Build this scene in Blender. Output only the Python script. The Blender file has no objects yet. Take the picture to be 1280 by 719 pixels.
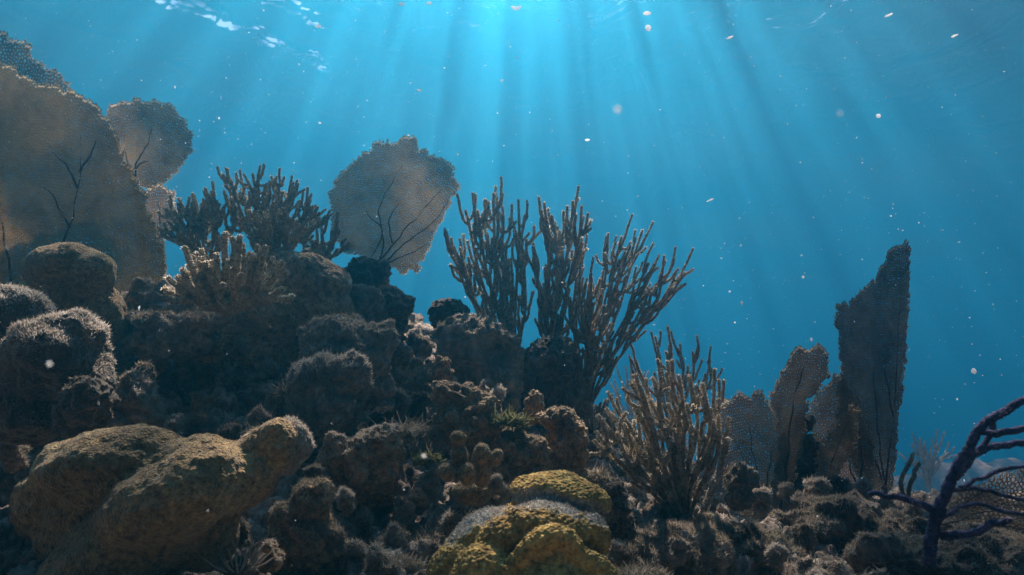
import bpy, bmesh, math, random
import numpy as np
from mathutils import Vector, Matrix, geometry
R = math.radians
random.seed(7)
rng = np.random.default_rng(11)
sc = bpy.context.scene
C = sc.collection

# ------------------------------------------------------------------ camera
PITCH = R(13.0)
FPX = 853.3
cd = bpy.data.cameras.new('camera')
cd.lens = 24.0; cd.sensor_width = 36.0
cd.clip_start = 0.02; cd.clip_end = 400
cam = bpy.data.objects.new('camera', cd); C.objects.link(cam)
cd.dof.use_dof = True; cd.dof.focus_distance = 1.3; cd.dof.aperture_fstop = 7.0
cam.location = (0, 0, 0); cam.rotation_euler = (R(90) + PITCH, 0, 0)
sc.camera = cam

# ------------------------------------------------------------------ sky, sun, exposure
SUN_EL = R(60.0); SUN_AZ = R(1.0)        # azimuth measured from +Y towards +X
w = bpy.data.worlds.new("World"); sc.world = w; w.use_nodes = True
nt = w.node_tree
sky = nt.nodes.new('ShaderNodeTexSky'); sky.sky_type = 'NISHITA'; sky.sun_disc = False
sky.sun_elevation = SUN_EL; sky.sun_rotation = SUN_AZ
bg = nt.nodes['Background']; bg.inputs[1].default_value = 0.05
nt.links.new(sky.outputs[0], bg.inputs[0])
sd = bpy.data.lights.new('sun', 'SUN'); sd.energy = 5.0; sd.angle = R(0.5); sd.color = (1.0, 0.91, 0.78)
sun = bpy.data.objects.new('sun', sd); C.objects.link(sun)
sdir = Vector((math.cos(SUN_EL) * math.sin(SUN_AZ), math.cos(SUN_EL) * math.cos(SUN_AZ), math.sin(SUN_EL)))
sun.location = sdir * 60
sun.rotation_euler = sdir.to_track_quat('Z', 'Y').to_euler()
sc.view_settings.view_transform = 'Standard'; sc.view_settings.look = 'None'
sc.view_settings.exposure = 2.76; sc.view_settings.gamma = 1.0
sc.view_settings.use_curve_mapping = False
cy = sc.cycles
cy.max_bounces = 6; cy.diffuse_bounces = 2; cy.glossy_bounces = 2; cy.transmission_bounces = 2
cy.volume_bounces = 3; cy.transparent_max_bounces = 16
cy.use_denoising = True; cy.denoising_prefilter = 'NONE'; cy.use_adaptive_sampling = False
cy.sample_clamp_indirect = 4.0
cy.caustics_reflective = False; cy.caustics_refractive = False

def at(px, py, d):
    """a point seen at pixel px,py of the 1280-wide photograph, d metres in front of the camera"""
    x = (px - 640) / FPX * d; u = (359.5 - py) / FPX * d
    c, s = math.cos(PITCH), math.sin(PITCH)
    return Vector((x, d * c - u * s, d * s + u * c))

# ------------------------------------------------------------------ material helpers
def mat(name):
    m = bpy.data.materials.new(name); m.use_nodes = True
    t = m.node_tree; t.nodes.clear()
    out = t.nodes.new('ShaderNodeOutputMaterial')
    return m, t, out
def N(t, kind, **kw):
    n = t.nodes.new(kind)
    for k, v in kw.items():
        if k.startswith('i_'):
            n.inputs[k[2:].replace('_', ' ')].default_value = v
        else: setattr(n, k, v)
    return n
def ramp(t, src, stops):
    r = t.nodes.new('ShaderNodeValToRGB'); e = r.color_ramp.elements
    while len(e) < len(stops): e.new(0.5)
    for i, (p, c) in enumerate(stops):
        e[i].position = p; e[i].color = (*c, 1) if len(c) == 3 else c
    t.links.new(src, r.inputs[0]); return r

# ------------------------------------------------------------------ water body (haze)
def box_mesh(name, x0, x1, y0, y1, z0, z1):
    me = bpy.data.meshes.new(name)
    v = [(x0,y0,z0),(x1,y0,z0),(x1,y1,z0),(x0,y1,z0),(x0,y0,z1),(x1,y0,z1),(x1,y1,z1),(x0,y1,z1)]
    f = [(0,3,2,1),(4,5,6,7),(0,1,5,4),(1,2,6,5),(2,3,7,6),(3,0,4,7)]
    me.from_pydata(v, [], f); return me
WZ = 6.0                                   # height of the water surface over the lens
hz = bpy.data.objects.new('haze', box_mesh('haze', -95, 95, -95, 95, -4.0, WZ - 0.35)); C.objects.link(hz)
hz['kind'] = 'stuff'
m, t, out = mat('sea water body')
pv = N(t, 'ShaderNodeVolumePrincipled')
pv.inputs['Color'].default_value = (0.009, 0.126, 0.210, 1)
pv.inputs['Absorption Color'].default_value = (0.38, 0.38, 0.47, 1)
pv.inputs['Density'].default_value = 0.20
pv.inputs['Anisotropy'].default_value = 0.78
t.links.new(pv.outputs[0], out.inputs['Volume'])
hz.data.materials.append(m)

# ------------------------------------------------------------------ water surface
def water_surface():
    me = bpy.data.meshes.new('water')
    n = 700; xs = np.sinh(np.linspace(-5, 5, n))/np.sinh(5)*110
    X, Y = np.meshgrid(xs - 3.6, xs + 9.0)
    Z = WZ + 0.04*np.sin(X*0.9+Y*0.5) + 0.04*np.sin(Y*1.3-X*0.4)
    # two small steep crests that catch the sky
    for (ax, ay, bx, by, wd, ht) in ((-4.9,8.1,-3.08,10.1,.07,.085), (-3.5,8.0,-2.76,9.0,.05,.055)):
        L_ = math.hypot(bx-ax, by-ay); tx, ty = (bx-ax)/L_, (by-ay)/L_
        s = (X-ax)*tx + (Y-ay)*ty; q = (X-ax)*ty - (Y-ay)*tx + 0.04*np.sin(s*7) + 0.02*np.sin(s*19+1) + 0.02*np.sin(s*43) + 0.02*np.sin(s*29+Y*11)
        env = 1/(1+np.exp(-(s)/.06)) / (1+np.exp((s-L_)/.08))
        for off, f1, f2, hh in ((0, 4.3, 17, 1), (.10, 6.1, 23, .75), (-.09, 5.2, 31, .65), (.19, 7.7, 27, .5)):
            qq = q - off - .035*np.sin(s*f1+off*40) - .012*np.sin(s*f2)
            Z = Z + ht*.72*hh*env*(.62+.38*np.sin(s*f1*1.7+off*9))*np.exp(-(qq/(wd*.62))**2)
    v = np.stack([X.ravel(), Y.ravel(), Z.ravel()], 1)
    i = np.arange(n*n).reshape(n, n)
    f = np.stack([i[:-1,:-1].ravel(), i[:-1,1:].ravel(), i[1:,1:].ravel(), i[1:,:-1].ravel()], 1)
    me.from_pydata(v.tolist(), [], f.tolist())
    o = bpy.data.objects.new('water', me); C.objects.link(o); o['kind'] = 'structure'
    for p in me.polygons: p.use_smooth = True
    m, t, out = mat('rippled sea surface'); L = t.links.new
    g = N(t, 'ShaderNodeNewGeometry')
    # noise in the transparent tint paints the bright and dim patches ripples would focus
    mp = N(t, 'ShaderNodeMapping'); L(g.outputs['Position'], mp.inputs[0])
    mp.inputs['Scale'].default_value = (1.0, 0.55, 1.0)
    n1 = N(t, 'ShaderNodeTexNoise', i_Scale=RAY_SCALE, i_Detail=1.0, i_Roughness=0.55, i_Distortion=0.6); L(mp.outputs[0], n1.inputs[0])
    r1 = ramp(t, n1.outputs[0], [(0.38, (0.12,)*3), (0.50, (0.45,)*3), (0.62, (1,)*3)])
    v1 = N(t, 'ShaderNodeTexNoise', i_Scale=0.45, i_Detail=1.0); L(mp.outputs[0], v1.inputs[0])
    r2 = ramp(t, v1.outputs[0], [(0.35, (0.45,)*3), (0.60, (1,)*3)])
    mul = N(t, 'ShaderNodeMix', data_type='RGBA', blend_type='MULTIPLY'); mul.inputs[0].default_value = 1.0
    L(r1.outputs[0], mul.inputs[6]); L(r2.outputs[0], mul.inputs[7])
    tr = N(t, 'ShaderNodeBsdfTransparent'); L(mul.outputs[2], tr.inputs[0])
    # seen flat from below the surface is a mirror, steeply it opens on the sky
    n2 = N(t, 'ShaderNodeTexNoise', i_Scale=1.3, i_Detail=4.0, i_Roughness=0.6, i_Distortion=1.0); L(g.outputs['Position'], n2.inputs[0])
    bp = N(t, 'ShaderNodeBump', i_Strength=1.0, i_Distance=0.05); L(n2.outputs[0], bp.inputs['Height'])
    dt = N(t, 'ShaderNodeVectorMath', operation='DOT_PRODUCT'); L(bp.outputs[0], dt.inputs[0]); L(g.outputs['Incoming'], dt.inputs[1])
    ab = N(t, 'ShaderNodeMath', operation='ABSOLUTE'); L(dt.outputs['Value'], ab.inputs[0])
    mr = N(t, 'ShaderNodeMapRange', interpolation_type='SMOOTHSTEP'); L(ab.outputs[0], mr.inputs[0])
    mr.inputs[1].default_value = 0.62; mr.inputs[2].default_value = 0.74
    gl = N(t, 'ShaderNodeBsdfGlossy', i_Roughness=0.3); gl.inputs[0].default_value = (0.9, 0.95, 1, 1)
    L(bp.outputs[0], gl.inputs['Normal'])
    mx = N(t, 'ShaderNodeMixShader'); L(mr.outputs[0], mx.inputs[0]); L(gl.outputs[0], mx.inputs[1]); L(tr.outputs[0], mx.inputs[2])
    L(mx.outputs[0], out.inputs[0])
    me.materials.append(m)
RAY_SCALE = 3.6
water_surface()

# ------------------------------------------------------------------ numpy noise
_perm = np.random.default_rng(5).permutation(512).astype(np.int64)
_perm = np.concatenate([_perm, _perm, _perm, _perm])
_gr = np.random.default_rng(6).normal(size=(512, 3)); _gr /= np.linalg.norm(_gr, axis=1)[:, None]
def pn(P, s, seed=0):
    """gradient noise about -1..1 of points P at cell size s"""
    Q = np.asarray(P) / s + seed * 17.31
    I = np.floor(Q).astype(np.int64); f = Q - I
    u = f*f*f*(f*(f*6-15)+10)
    out = np.zeros(len(Q))
    for dx in (0, 1):
        for dy in (0, 1):
            for dz in (0, 1):
                h = _perm[(_perm[(_perm[(I[:,0]+dx) & 511] + I[:,1]+dy) & 511] + I[:,2]+dz) & 511]
                g = _gr[h & 511]
                d = (g * (f - np.array([dx, dy, dz]))).sum(1)
                wgt = (u[:,0] if dx else 1-u[:,0]) * (u[:,1] if dy else 1-u[:,1]) * (u[:,2] if dz else 1-u[:,2])
                out += wgt * d
    return out * 1.7
def fbm(P, s, n=4, seed=0, gain=0.5):
    a = 1; o = 0
    for i in range(n): o = o + a * pn(P, s / 2**i, seed + i); a *= gain
    return o
_jit = np.random.default_rng(8).random((512, 3))
def worley(P, s, seed=0):
    """distance to the nearest feature point, in cells"""
    Q = np.asarray(P) / s + seed * 9.7
    I = np.floor(Q).astype(np.int64); best = np.full(len(Q), 9.0)
    for dx in (-1, 0, 1):
        for dy in (-1, 0, 1):
            for dz in (-1, 0, 1):
                J = I + np.array([dx, dy, dz])
                h = _perm[(_perm[(_perm[J[:,0] & 511] + J[:,1]) & 511] + J[:,2]) & 511] & 511
                d = ((J + _jit[h] - Q)**2).sum(1)
                best = np.minimum(best, d)
    return np.sqrt(best)

# ------------------------------------------------------------------ mesh helpers
def link(name, me, materials, parent=None, loc=None, smooth=True):
    o = bpy.data.objects.new(name, me); C.objects.link(o)
    for m_ in (materials if isinstance(materials, (list, tuple)) else [materials]): me.materials.append(m_)
    if smooth: me.polygons.foreach_set('use_smooth', np.ones(len(me.polygons), bool))
    if parent: o.parent = parent
    if loc is not None: o.location = loc
    return o
def mesh_np(name, V, F, nper):
    """fast mesh from arrays: F flat loops, nper = verts per face (array or int)"""
    me = bpy.data.meshes.new(name)
    V = np.asarray(V, np.float32); F = np.asarray(F, np.int32).ravel()
    if np.isscalar(nper): nf = len(F)//nper; tot = np.full(nf, nper, np.int32)
    else: tot = np.asarray(nper, np.int32); nf = len(tot)
    me.vertices.add(len(V)); me.vertices.foreach_set('co', V.ravel())
    me.loops.add(len(F)); me.loops.foreach_set('vertex_index', F)
    me.polygons.add(nf)
    st = np.concatenate([[0], np.cumsum(tot)[:-1]]).astype(np.int32)
    me.polygons.foreach_set('loop_start', st); me.polygons.foreach_set('loop_total', tot)
    me.update(calc_edges=True); me.validate()
    return me
def thing(name, label, cat, loc, group=None):
    o = bpy.data.objects.new(name, None); C.objects.link(o); o.location = loc
    o.empty_display_size = 0.05
    o['label'] = label; o['category'] = cat
    if group: o['group'] = group
    return o
def tag(o, label, cat, group=None):
    o['label'] = label; o['category'] = cat
    if group: o['group'] = group
    return o
def normals(V, Fq):
    n = np.zeros_like(V)
    a = V[Fq[:,0]]; b = V[Fq[:,1]]; c = V[Fq[:,2]]; d = V[Fq[:,-1]]
    fn = np.cross(c - a, d - b) if Fq.shape[1] == 4 else np.cross(b - a, c - a)
    for k in range(Fq.shape[1]): np.add.at(n, Fq[:,k], fn)
    return n / (np.linalg.norm(n, axis=1)[:,None] + 1e-12), fn
def blades(V, Fq, count, length, width, mask=None, up=0.4, spread=0.7, g=rng, bend=0.5):
    """short bent filaments rooted on random faces -> verts, flat loops, totals"""
    _, fn = normals(V, Fq); area = np.linalg.norm(fn, axis=1)
    wgt = area.copy()
    if mask is not None: wgt *= np.clip(mask[Fq].mean(1), 0, None)
    if wgt.sum() <= 0: return np.zeros((0,3)), np.zeros(0,int), np.zeros(0,int)
    idx = g.choice(len(Fq), count, p=wgt/wgt.sum())
    r = g.random((count, 2)); a = V[Fq[idx,0]]; b = V[Fq[idx,1]]; c = V[Fq[idx,2]]
    fl = r.sum(1) > 1; r[fl] = 1 - r[fl]
    p = a + (b-a)*r[:,:1] + (c-a)*r[:,1:]
    nr = fn[idx] / (area[idx][:,None] + 1e-12)
    dirn = nr + g.normal(size=(count,3))*spread*0.5 + np.array([0,0,up])
    dirn /= np.linalg.norm(dirn, axis=1)[:,None]
    side = np.cross(dirn, g.normal(size=(count,3))); side /= np.linalg.norm(side, axis=1)[:,None]+1e-9
    L = length*(0.25 + 0.8*g.random(count)**2)[:,None]; W = width*(0.6+0.8*g.random(count))[:,None]
    if mask is not None: L = L*np.clip(0.5+0.7*mask[Fq[idx]].mean(1),0.4,1.3)[:,None]
    bd = g.normal(size=(count,3))*bend
    p0 = p - nr*width*0.8
    m1 = p + dirn*L*0.5; m2 = p + (dirn + bd*0.5)*L
    vs = np.stack([p0-side*W, p0+side*W, m1+side*W*0.75, m1-side*W*0.75, m2], 1).reshape(-1,3)
    o = (np.arange(count)*5)[:,None]
    q = np.concatenate([o+0,o+1,o+2,o+3, o+3,o+2,o+4], 1).ravel()
    tot = np.tile([4,3], count)
    return vs, q, tot

# ------------------------------------------------------------------ materials
def surf_mat(name, cols, scale=8, bump=0.5, bdist=0.004, bscale=180, kind='noise', spots=None, rough=0.85, trans=0.0, mask=None, obj=True, sheen=0.0, mott=1.0):
    m, t, out = mat(name); L = t.links.new
    tc = N(t, 'ShaderNodeTexCoord'); src = tc.outputs['Object']
    n1 = N(t, 'ShaderNodeTexNoise', i_Scale=scale, i_Detail=6.0, i_Roughness=0.65, i_Distortion=0.3); L(src, n1.inputs[0])
    k = len(cols); st = [(0.34 + 0.32*i/(k-1), c) for i, c in enumerate(cols)]
    col = ramp(t, n1.outputs[0], st).outputs[0]
    n2 = N(t, 'ShaderNodeTexNoise', i_Scale=bscale*0.35, i_Detail=3.0, i_Roughness=0.7); L(src, n2.inputs[0])
    rr = ramp(t, n2.outputs[0], [(0.3, (1-.7*mott,)*3), (0.5, (1-.05*mott,)*3), (0.7, (1+.6*mott,)*3)])
    mm = N(t, 'ShaderNodeMix', data_type='RGBA', blend_type='MULTIPLY'); mm.inputs[0].default_value = 1
    L(col, mm.inputs[6]); L(rr.outputs[0], mm.inputs[7]); col = mm.outputs[2]
    if kind == 'polyp':
        vo = N(t, 'ShaderNodeTexVoronoi', i_Scale=bscale); L(src, vo.inputs[0])
        vr = ramp(t, vo.outputs['Distance'], [(0.05, (0.45,)*3), (0.45, (1.0,)*3), (0.8, (1.15,)*3)])
        m3 = N(t, 'ShaderNodeMix', data_type='RGBA', blend_type='MULTIPLY'); m3.inputs[0].default_value = 0.8
        L(col, m3.inputs[6]); L(vr.outputs[0], m3.inputs[7]); col = m3.outputs[2]
        h = vo.outputs['Distance']
    else:
        h = N(t, 'ShaderNodeTexNoise', i_Scale=bscale, i_Detail=4.0, i_Roughness=0.7); L(src, h.inputs[0]); h = h.outputs[0]
    if spots:
        s3 = N(t, 'ShaderNodeTexNoise', i_Scale=spots[1], i_Detail=5.0, i_Roughness=0.7, i_Distortion=1.0); L(src, s3.inputs[0])
        sr = ramp(t, s3.outputs[0], [(spots[2], (0,)*3), (spots[2]+0.06, (1,)*3)])
        m4 = N(t, 'ShaderNodeMix', data_type='RGBA'); L(sr.outputs[0], m4.inputs[0]); L(col, m4.inputs[6]); m4.inputs[7].default_value = (*spots[0], 1); col = m4.outputs[2]
    if mask:
        at_ = N(t, 'ShaderNodeAttribute', attribute_name='patch')
        m5 = N(t, 'ShaderNodeMix', data_type='RGBA'); L(at_.outputs['Fac'], m5.inputs[0]); L(col, m5.inputs[6])
        rg = ramp(t, n2.outputs[0], [(0.35, tuple(c*0.5 for c in mask)), (0.6, mask)])
        L(rg.outputs[0], m5.inputs[7]); col = m5.outputs[2]
    bp = N(t, 'ShaderNodeBump', i_Strength=bump, i_Distance=bdist); L(h, bp.inputs['Height'])
    b = N(t, 'ShaderNodeBsdfPrincipled', i_Roughness=rough); b.inputs['Specular IOR Level'].default_value = 0.15
    if sheen:
        b.inputs['Sheen Weight'].default_value = sheen; b.inputs['Sheen Roughness'].default_value = 0.35; b.inputs['Sheen Tint'].default_value = (1, .9, .75, 1)
    L(col, b.inputs['Base Color']); L(bp.outputs[0], b.inputs['Normal'])
    if trans:
        tb = N(t, 'ShaderNodeBsdfTranslucent'); L(col, tb.inputs[0])
        mx = N(t, 'ShaderNodeMixShader'); mx.inputs[0].default_value = trans
        L(b.outputs[0], mx.inputs[1]); L(tb.outputs[0], mx.inputs[2]); L(mx.outputs[0], out.inputs[0])
    else: L(b.outputs[0], out.inputs[0])
    return m
def fuzz_mat(name, cols, trans=0.5, scale=14):
    m, t, out = mat(name); L = t.links.new
    g = N(t, 'ShaderNodeTexCoord'); n1 = N(t, 'ShaderNodeTexNoise', i_Scale=scale, i_Detail=5.0, i_Roughness=0.7); L(g.outputs['Object'], n1.inputs[0])
    k = len(cols); r = ramp(t, n1.outputs[0], [(0.35+0.3*i/(k-1), c) for i, c in enumerate(cols)])
    d = N(t, 'ShaderNodeBsdfDiffuse'); tb = N(t, 'ShaderNodeBsdfTranslucent'); mx = N(t, 'ShaderNodeMixShader'); mx.inputs[0].default_value = trans
    L(r.outputs[0], d.inputs[0]); L(r.outputs[0], tb.inputs[0]); L(d.outputs[0], mx.inputs[1]); L(tb.outputs[0], mx.inputs[2]); L(mx.outputs[0], out.inputs[0])
    return m

M = {}
M['reef'] = surf_mat('reef rock crust', [(0.04,0.034,0.034), (0.13,0.10,0.08), (0.34,0.29,0.24), (0.13,0.12,0.10)], scale=12, bump=1.0, bdist=0.012, bscale=110, spots=((0.42,0.30,0.27), 16, 0.61), sheen=.3)
M['turf'] = fuzz_mat('turf algae', [(0.09,0.075,0.055), (0.33,0.28,0.22), (0.19,0.18,0.13), (0.52,0.45,0.39)], 0.45)
M['palefuzz'] = fuzz_mat('pale turf', [(0.24,0.21,0.17), (0.62,0.57,0.50)], 0.5)
M['greenturf'] = fuzz_mat('green algae', [(0.09,0.095,0.045), (0.25,0.25,0.12)], 0.45, 30)
M['brown'] = surf_mat('brown coral tissue', [(0.15,0.10,0.06), (0.33,0.22,0.125), (0.42,0.30,0.18)], scale=10, kind='polyp', bump=0.9, bdist=0.004, bscale=190, spots=((0.24,0.20,0.16), 11, 0.58), sheen=.3)
M['tan'] = surf_mat('tan coral tissue', [(0.17,0.11,0.05), (0.29,0.19,0.085), (0.38,0.27,0.13)], scale=7, kind='polyp', bump=1.0, bdist=0.003, bscale=330, sheen=.4, spots=((0.36,0.32,0.26), 8, 0.61))
M['yellow'] = surf_mat('olive yellow coral tissue', [(0.26,0.155,0.045), (0.42,0.27,0.08), (0.52,0.36,0.12)], scale=12, bump=0.9, bdist=0.003, bscale=260, kind='polyp', mask=(0.72,0.69,0.64))
M['grey'] = surf_mat('turf covered coral', [(0.09,0.075,0.06), (0.28,0.235,0.19), (0.46,0.39,0.32)], scale=11, bump=1.0, bdist=0.008, bscale=150, spots=((0.40,0.25,0.12), 9, 0.60), sheen=.5)
M['dark'] = surf_mat('dark sponge crust', [(0.03,0.026,0.026), (0.09,0.075,0.062), (0.20,0.16,0.12)], scale=14, bump=1.0, bdist=0.007, bscale=140, sheen=.5)
M['rod'] = surf_mat('gorgonian rod tissue', [(0.32,0.28,0.22), (0.44,0.395,0.32), (0.55,0.50,0.42)], scale=30, kind='polyp', bump=0.9, bdist=0.0015, bscale=420, trans=0.35, sheen=.8)
M['rodtan'] = surf_mat('tan gorgonian rod tissue', [(0.36,0.29,0.19), (0.47,0.39,0.27), (0.56,0.48,0.35)], scale=30, kind='polyp', bump=0.9, bdist=0.0015, bscale=380, trans=0.25, sheen=.8)
M['rodfuzz'] = fuzz_mat('open polyps', [(0.66,0.57,0.41), (0.82,0.73,0.56)], 0.65)
M['rodpale'] = surf_mat('pale gorgonian tissue', [(0.40,0.34,0.23), (0.52,0.45,0.32), (0.60,0.53,0.40)], scale=30, kind='polyp', bump=0.8, bdist=0.0015, bscale=420, trans=0.3)
M['roddark'] = surf_mat('dark purple branch', [(0.025,0.027,0.065), (0.05,0.05,0.12), (0.09,0.085,0.16)], scale=30, bump=1.0, bdist=0.003, bscale=240)
M['fanolive'] = surf_mat('dark olive sea fan mesh', [(0.13,0.115,0.085), (0.21,0.185,0.14), (0.31,0.275,0.215)], scale=12, bump=0.0, bscale=200, mott=.15, trans=0.4)
M['rodshag'] = fuzz_mat('purple grey polyps', [(0.10,0.09,0.14), (0.28,0.26,0.32)], 0.5)
M['fan'] = surf_mat('sea fan mesh', [(0.36,0.28,0.16), (0.50,0.40,0.25), (0.60,0.50,0.33)], scale=9, bump=0.0, bscale=200, mott=.15, trans=0.5)
M['fandark'] = surf_mat('dark sea fan mesh', [(0.24,0.18,0.12), (0.38,0.30,0.205), (0.50,0.41,0.30)], scale=9, bump=0.0, bscale=200, mott=.15, trans=0.5)
M['vein'] = surf_mat('sea fan rib', [(0.08,0.06,0.055), (0.15,0.115,0.095)], scale=30, bump=0.3, bdist=0.001, bscale=300)
M['snow'] = fuzz_mat('drifting specks', [(0.9,0.9,0.9), (0.97,0.97,0.97)], 0.88)

# ------------------------------------------------------------------ seabed and reef ground
GP = [(-200,740,.75),(0,745,.75),(200,745,.8),(400,720,.95),(470,735,.9),(640,770,.8),(800,730,.95),(900,715,1.0),(1050,712,1.0),(1250,715,1.0),(1450,740,1.0),
 (-100,590,1.1),(0,575,1.15),(100,560,1.2),(200,535,1.3),(300,520,1.4),(400,575,1.25),(500,620,1.15),(600,620,1.15),(700,615,1.2),(750,630,1.2),(850,665,1.15),(960,660,1.3),(1050,645,1.45),(1150,655,1.35),(1260,665,1.3),(1400,670,1.3),
 (-200,430,1.5),(0,440,1.45),(60,420,1.5),(180,420,1.6),(280,425,1.6),(350,450,1.6),(420,500,1.5),(480,490,1.6),(530,505,1.6),(600,505,1.6),(690,520,1.6),(740,550,1.65),(850,605,1.7),(960,612,1.7),(1060,622,1.8),(1150,632,1.85),(1270,637,1.9),(1450,640,2),
 (-300,360,1.9),(0,365,1.9),(90,365,1.9),(200,365,2.0),(300,345,2.05),(400,345,2.05),(470,362,2.05),(520,445,1.95),(560,430,2.0),(620,450,2.0),(690,470,1.9),(740,520,2.0),(800,575,2.2),(900,605,2.4),(1050,618,2.5),(1200,625,2.6),(1450,630,2.6),
 (-300,390,2.7),(0,390,2.7),(200,400,2.7),(400,415,2.7),(600,530,2.8),(800,620,3.0),(1100,650,3.3),(1450,660,3.3)]
gp = np.array([at(*p) for p in GP])
xs_ = np.linspace(-5, 5, 9)
extra = [(x, 4.6, -1.3) for x in xs_] + [(x, 6.5, -2.9) for x in xs_] + [(x, 0.1, -0.28) for x in np.linspace(-2, 2, 7)] + [(-2.6,.9,-.1),(-2.8,1.6,.25),(-3.0,2.4,.3),(2.6,1,-.3),(3,2,-.35),(3.4,3,-.6),(-5,2,-.2),(5,2,-.9)]
gp = np.vstack([gp, extra])
def _k(a, b): return np.sqrt(((a[:,None,:2]-b[None,:,:2])**2).sum(2) + 0.02**2)
_A = _k(gp, gp) + np.eye(len(gp))*(-0.004)
_zm = -0.3
_wt = np.linalg.solve(_A, gp[:,2] - _zm)
def ground_z(P):
    P = np.asarray(P, float).reshape(-1, 2); o = np.empty(len(P))
    for i in range(0, len(P), 50000): o[i:i+50000] = _k(P[i:i+50000], gp) @ _wt + _zm
    return np.clip(o, -3.2, 1.2)
def reef():
    nu, nv = 1100, 800
    ys = np.exp(np.linspace(math.log(0.28+0.35), math.log(6.6+0.35), nv)) - 0.35
    us = np.linspace(-1.15, 1.15, nu)
    Y, U = np.meshgrid(ys, us, indexing='ij'); X = U*(Y+0.45)
    P2 = np.stack([X.ravel(), Y.ravel()], 1)
    V = np.column_stack([P2, ground_z(P2)])
    i = np.arange(nu*nv).reshape(nv, nu)
    F = np.stack([i[:-1,:-1].ravel(), i[:-1,1:].ravel(), i[1:,1:].ravel(), i[1:,:-1].ravel()], 1)
    n, _ = normals(V, F)
    fall = np.clip((np.hypot(V[:,0], V[:,1]) - 0.35)/0.5, 0.15, 1)
    wl = worley(V + 0.02*np.stack([pn(V,.06,1),pn(V,.06,2),pn(V,.06,3)],1), 0.085)
    wl2 = worley(V, 0.032, 4)
    d = 0.040*fbm(V, 0.22, 3, 3) + 0.045*(0.55 - wl).clip(-0.3, 0.5) + 0.016*(0.55-wl2).clip(-0.3,0.5) + 0.014*fbm(V, 0.05, 4, 9, 0.6) - 0.012 - .022*np.clip(.36 - worley(V, .055, 12), 0, 1)/.36
    V = V + n*(d*fall)[:,None]
    n, _ = normals(V, F)
    V = V + n*(0.008*fbm(V, 0.018, 3, 21, .6) + 0.006*(.5-worley(V, .022, 8)).clip(-.3,.5))[:,None]
    me = mesh_np('reef', V, F, 4)
    o = link('reef_ground', me, M['reef']); o['kind'] = 'structure'
    # turf algae over the crests, sparse in the hollows
    msk = np.clip(0.35 + 1.1*pn(V, 0.12, 31) + 0.5*pn(V, 0.035, 33), 0, 1.4)
    keep = (V[:,1] < 3.0) & (V[:,1] > 0.45)
    vs, q, tot = blades(V, F, 420000, 0.010, 0.0007, msk*keep, up=0.5, spread=1.3, bend=0.9)
    me = mesh_np('turf', vs, q, tot)
    o = link('turf_algae', me, M['turf'], smooth=False); o['kind'] = 'stuff'
    return V, F
RV, RF = reef()

sb = []
n = 220; xs = np.sinh(np.linspace(-4.2, 4.2, n))/np.sinh(4.2)*94
X, Y = np.meshgrid(xs, xs + 0)
V = np.stack([X.ravel(), Y.ravel(), np.full(X.size, -2.6)], 1)
V[:,2] += 0.12*pn(V*[1,1,0], 2.5) + 0.25*pn(V*[1,1,0], 9, 3)
i = np.arange(n*n).reshape(n, n)
F = np.stack([i[:-1,:-1].ravel(), i[:-1,1:].ravel(), i[1:,1:].ravel(), i[1:,:-1].ravel()], 1)
M['sand'] = surf_mat('sandy rubble bed', [(0.05,0.05,0.045), (0.12,0.11,0.09), (0.22,0.20,0.16)], scale=0.9, bump=0.8, bdist=0.03, bscale=6)
link('seabed', mesh_np('seabed', V, F, 4), M['sand'])['kind'] = 'structure'

# a farther bank of reef to the right
def far_bank():
    nx, ny = 200, 90
    X, Y = np.meshgrid(np.linspace(1.5, 15, nx), np.linspace(8, 15, ny))
    P = np.stack([X.ravel(), Y.ravel(), np.zeros(X.size)], 1)
    e = np.exp(-((P[:,0]-8.4)/3.8)**4) * np.exp(-((P[:,1]-11.5)/1.6)**2)
    P[:,2] = -2.8 + e*(2.5 + 0.35*pn(P, 1.6, 2) + 0.22*pn(P, 0.5, 5)) + 0.08*pn(P, 0.2, 7)*e
    i = np.arange(nx*ny).reshape(ny, nx)
    F = np.stack([i[:-1,:-1].ravel(), i[:-1,1:].ravel(), i[1:,1:].ravel(), i[1:,:-1].ravel()], 1)
    link('far_reef_hill', mesh_np('bank', P, F, 4), M['dark'])['kind'] = 'structure'
far_bank()

# ------------------------------------------------------------------ boulder and lobed corals
def ellip(px, py, rx, ry, d, rot=0, doff=0, rz=None):
    c = at(px, py, d + doff); k = (d + doff)/FPX
    rz = (min(rx, ry)*0.55 + max(rx, ry)*0.45) if rz is None else rz
    c_, s_ = math.cos(PITCH), math.sin(PITCH)
    ax = Vector((1,0,0)); up = Vector((0,-s_,c_)); fw = Vector((0,c_,s_))
    a = R(rot); e1 = ax*math.cos(a) + up*math.sin(a); e2 = -ax*math.sin(a) + up*math.cos(a)
    return np.array(c), np.array([list(e1), list(e2), list(fw)]), np.array([rx*k, ry*k, rz*k])
_sph = None
def unit_sphere():
    global _sph
    if _sph is None:
        bm = bmesh.new(); bmesh.ops.create_icosphere(bm, subdivisions=4, radius=1)
        _sph = (np.array([v.co[:] for v in bm.verts]), [[v.index for v in f.verts] for f in bm.faces]); bm.free()
    return _sph
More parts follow.
